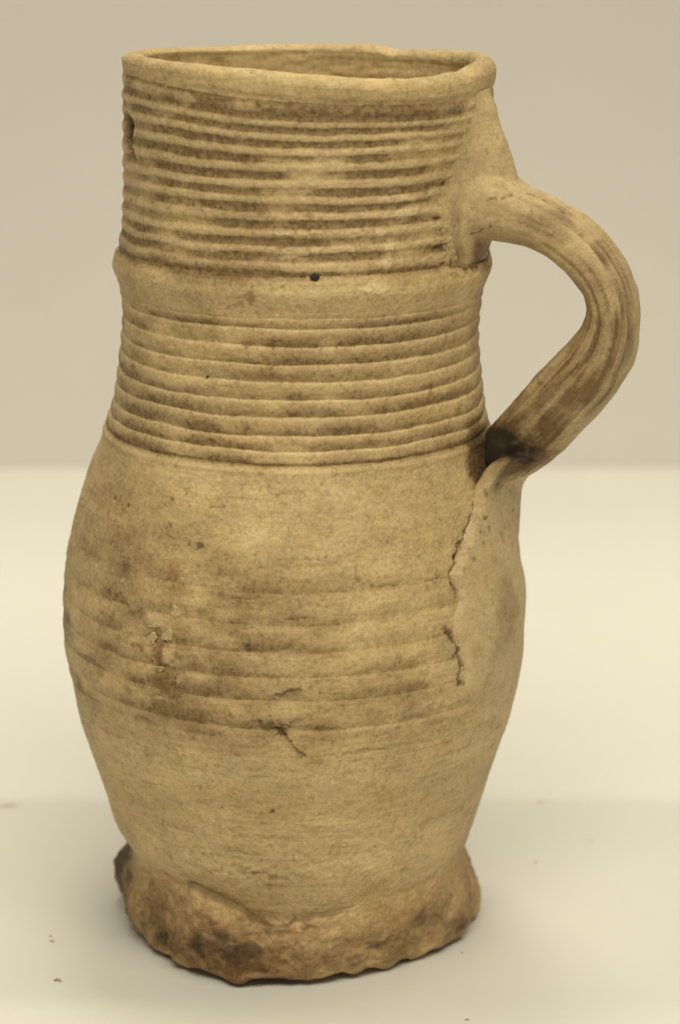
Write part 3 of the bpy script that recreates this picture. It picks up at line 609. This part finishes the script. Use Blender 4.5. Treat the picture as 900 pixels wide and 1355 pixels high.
gro += .05*streak*strap + .05*noise(co[:, 0]/.9, co[:, 1]/.9, hz/.9, 317) + .30*noise(co[:, 0]/8, co[:, 1]/8, hz/8, 318)*sst(.2, 2, dist) + .12*noise(co[:, 0]/3, co[:, 1]/3, hz/3, 320)*sst(.2, 2, dist)
hfx = fbm(co[:, 0]/6, co[:, 1]/6, hz/6, 321, 3)
# torn, wiped skin on the root
root = sst(165, 172, hz)*sst(14, 4, dist)
tmask = np.zeros(n)
wj = np.stack([noise(co[:, 0]/1.8, co[:, 1]/1.8, hz/1.8, q_) for q_ in (325, 326, 327)], -1)*.7
def crease3(pts, wd):
    global tmask
    P_ = np.array(pts, float); near = np.abs(co-P_.mean(0)).max(1) < 30; c_ = co[near]+wj[near]; d_ = np.full(len(c_), 99.)
    for a, b in zip(P_[:-1], P_[1:]):
        ab = b-a; t = np.clip(((c_-a)@ab)/(ab@ab), 0, 1); d_ = np.minimum(d_, np.linalg.norm(c_-a-t[:, None]*ab, axis=1))
    m = np.zeros(n); m[near] = sst(wd, wd*.2, d_); tmask = np.maximum(tmask, m)
for pts, wd in (([(37.6, -26.8, 190.2), (40.2, -26.2, 190.1), (43.2, -25.8, 189.4), (46.3, -25.3, 190), (51.7, -21.9, 190.7), (56.1, -21.5, 189.4), (61.2, -24.5, 186.7)], .5),
                ([(36, -26.3, 183.5), (39.5, -25.5, 185.2), (43.8, -25.7, 186)], .4), ([(40.5, -22.6, 181.2), (44.7, -25.1, 183.3)], .3),
                ([(41.7, -27.5, 117.8), (40.5, -30.8, 114.6), (37.7, -34.6, 110.2), (36.9, -37.8, 106.5), (35.8, -39.6, 104), (36.2, -39.5, 101.6), (37.5, -39.1, 99.2)], .75),
                ([(35.8, -41.5, 93.9), (35, -41.7, 90.7), (36.4, -41.3, 88.3), (37.6, -40.6, 85.8), (38.2, -40.2, 81.4), (37.8, -40.1, 77.6)], .8),
                ([(39.0, -30.6, 109.5), (39.3, -31.8, 105.2)], .35)):
    crease3(pts, wd)
tmask *= np.where(hz < 122, sst(-.35, .15, noise(co[:, 0]/4, co[:, 1]/4, hz/3.2, 345)), 1.)
gro -= .35*tmask
hd_ = np.clip(.10 + .30*hfx + .70*gd*(.6+.4*streak) + strap*np.clip(.20*streak, 0, 1), 0, 1)
low = sst(30, 46, s_)*strap
hd_ += low*np.clip(.20+.32*streak, 0, 1)*sst(-15, -55, ps)
under = root*sst(184, 177, hz)*.5; hd_ += under*(.6+.6*hfx)
cav = sst(61, 64, az_v)*sst(131, 127, hz)*sst(115, 121, hz)*sst(7, 3.5, dist)*((vn*np.stack([np.sin(np.radians(az_v)), -np.cos(np.radians(az_v)), 0*az_v], -1)).sum(1) < .25)
inn = sst(-.1, -.5, (vn*(np.array([1, 0, 0])*.95 + np.array([0, -1, 0])*.3)).sum(1))*0
tailz = gau((hz-126)/9, 1)*sst(8, 2, dist)*sst(60, 64, az_v)*(s_ > 60)
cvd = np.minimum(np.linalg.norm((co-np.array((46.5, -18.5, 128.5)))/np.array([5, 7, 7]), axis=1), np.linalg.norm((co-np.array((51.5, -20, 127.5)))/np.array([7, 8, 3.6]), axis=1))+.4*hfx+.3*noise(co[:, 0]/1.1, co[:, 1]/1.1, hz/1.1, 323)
hdark = np.clip(tmask*np.where(hz > 183, .12, .30) + .92*sst(1.25, .45, cvd)*sst(-8.2, -6.6, tb), 0, 1); hd_ += .8*sst(1.9, .8, cvd)*sst(-8.2, -6.6, tb)  # tail cavity: soot with its occlusion shade painted in; creases darkened
tip = gau(s_-100, 9)*sst(-60, -120, ps)*sst(4, 1, np.abs(dist)*.3); hd_ += .5*tip + .16*root*sst(.1, .6, noise(az_v/1.4, hz/7, 0, 341))*sst(190, 184, hz) + .5*tmask
pad_m = sst(124, 118, hz)
yel = pad_m*sst(1.2, .4, np.hypot((az_v-64)/6.5, (hz-90)/11)+.5*hfx)
gro -= .0; co = co - vn*(yel*.25*np.clip(noise(co[:, 0]/1.6, co[:, 1]/1.6, hz/1.6, 351)+.3, 0, 1))[:, None]
hrust = np.clip(.30*yel*(.6+.6*noise(co[:, 0]/2, co[:, 1]/2, hz/2, 352)) + .25*tmask, 0, 1); hd_ += .22*yel
sp_ = sst(.66, .8, noise(co[:, 0]/1.3, co[:, 1]/1.3, hz/1.3, 331))*pad_m*sst(98, 112, hz); hd_ += .7*sp_
hpale = np.clip(.42+.4*hfx, 0, .8)*np.clip(pad_m+.8*root, 0, 1)
co2 = co + vn*gro[:, None]
hm_.vertices.foreach_set('co', (co2*.001).astype(np.float32).ravel()); hm_.update()
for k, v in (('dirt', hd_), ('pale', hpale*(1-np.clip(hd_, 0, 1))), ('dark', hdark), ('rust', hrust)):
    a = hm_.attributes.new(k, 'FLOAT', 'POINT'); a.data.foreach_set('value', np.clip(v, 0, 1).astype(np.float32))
hm_.polygons.foreach_set('use_smooth', np.ones(len(hm_.polygons), bool))
hm_.materials.clear(); hm_.materials.append(M_handle)
ho = bpy.data.objects.new('handle', hm_); COL.objects.link(ho); ho.parent = jug
print('handle verts', n)

# --- small pieces stuck to the wall
def surf_pt(thd, z, out=0.):
    a = math.radians(thd); r = float(R0(z))+out; return np.array([float(C0(z))+r*math.sin(a), -r*math.cos(a), z])
def chip(name, thd, z, wx, wz_, t, mat, seed, curl=0., rot=0., label=None, attr=None):
    """an irregular flake that hugs the wall: lens-like slab with a torn outline"""
    nr_, nc_ = 9, 28; rng = np.random.RandomState(seed); V = []
    a = np.linspace(0, 2*np.pi, nc_, endpoint=False)
    ro = 1+.22*np.sin(2*a+rng.rand()*6)+.16*np.sin(3*a+rng.rand()*6)+.10*np.sin(7*a+rng.rand()*6)
    A = math.radians(thd)
    for k, (fr, hgt) in enumerate(((1.0, -.5), (1.04, .1), (1.0, .55), (.9, .85), (.72, 1.), (.5, .9), (.3, 1.0), (.12, .95), (.01, .95))):
        x = wx*ro*fr*np.cos(a); y = wz_*ro*fr*np.sin(a); x, y = x*math.cos(rot)-y*math.sin(rot), x*math.sin(rot)+y*math.cos(rot)
        h = t*hgt+curl*np.clip(y/wz_, 0, 1)**2 + .12*t*np.sin(x*5+seed)*np.cos(y*4)
        ph = A+x/R0(z); r = R0(z+y)+h
        V.append(np.stack([C0(z+y)+r*np.sin(ph), -r*np.cos(ph), z+y], -1))
    V = np.array(V); at_ = {k: np.zeros(V.shape[:2]) for k in ('dirt', 'pale', 'dark', 'rust')}
    for k, v in (attr or {}).items(): at_[k] += v
    at_['dirt'] += .25*np.clip(fbm(V[..., 0]/1.5, V[..., 1]/1.5, V[..., 2]/1.5, seed, 2), 0, 1)
    o = mesh_obj(name, V, grid_quads(nr_, nc_, True), mat, jug, at_)
    if label: o['label'] = label
    return o
chip('iron_spot', 4.28, 174.95, .85, .8, .55, M_spot, 5)
for i, (t_, z_, wx, wz_, th0, cu, ro_) in enumerate(((-34.6, 90.6, 1.9, 1.5, .55, .2, .5), (-29.6, 92.4, 1.3, 1.4, .5, 0, .2), (-27.6, 98.2, 1.5, 1.1, .45, .25, -.4), (-33.6, 94.2, 1.7, .6, .4, 0, .4), (-31.6, 84.2, 1.5, .55, .5, .2, .2), (-32.9, 76.9, 1.4, .6, .5, .3, .1), (-26.4, 82.4, .6, 1.6, .5, .2, -.7))):
    chip('clay_flake', t_, z_, wx, wz_, th0*.6, M_flake if i < 4 else M_body, 11+i, cu, ro_, attr={'pale': .1, 'dirt': .1 if i < 4 else .3})

# ------------------------------------------------------------------ crumbs on the table
def crumb(x, y, z, r, seed, label):
    rng = np.random.RandomState(seed); a = np.linspace(0, 2*np.pi, 12, endpoint=False); V = []
    ro = 1+.3*np.sin(2*a+rng.rand()*6)+.2*np.sin(3*a+rng.rand()*6)
    for fr, h in ((.9, 0), (1, .25), (.85, .6), (.5, .9), (.02, 1)):
        V.append(np.stack([r*ro*fr*np.cos(a), r*ro*fr*np.sin(a)*.8, np.full(12, h*r*.9)], -1))
    V = np.array(V); at_ = {k: np.zeros(V.shape[:2]) for k in ('dirt', 'pale', 'dark', 'rust')}; at_['dirt'] += .15
    o = mesh_obj('crumb', V, grid_quads(5, 12, True), M_crumb, None, at_); o.location = (x*.001, y*.001, z*.001)
    o['label'] = label; o['category'] = 'crumb'; o['group'] = 'dark crumbs fallen on the table'
for c in ((-58.7, -36.3, -.05, .8, 1, 'dark crumb left of the foot, the one nearest to the viewer'),
          (-62.5, -13.4, -.05, .5, 2, 'small dark crumb left of the foot, lower of two close together'),
          (-63.2, -10.2, -.05, .4, 3, 'tiny dark crumb left of the foot, upper of two close together'),
          (40.5, -20.2, -.05, .4, 4, 'tiny dark crumb on the white table just in front of the foot, on its right'),
          (40.0, -57.8, -.05, .45, 5, 'tiny dark crumb on the white table far in front of the foot, bottom right'),
          (62.9, 38.0, -.05, .4, 6, 'tiny dark crumb on the white table behind the jug, on the right')):
    crumb(*c)
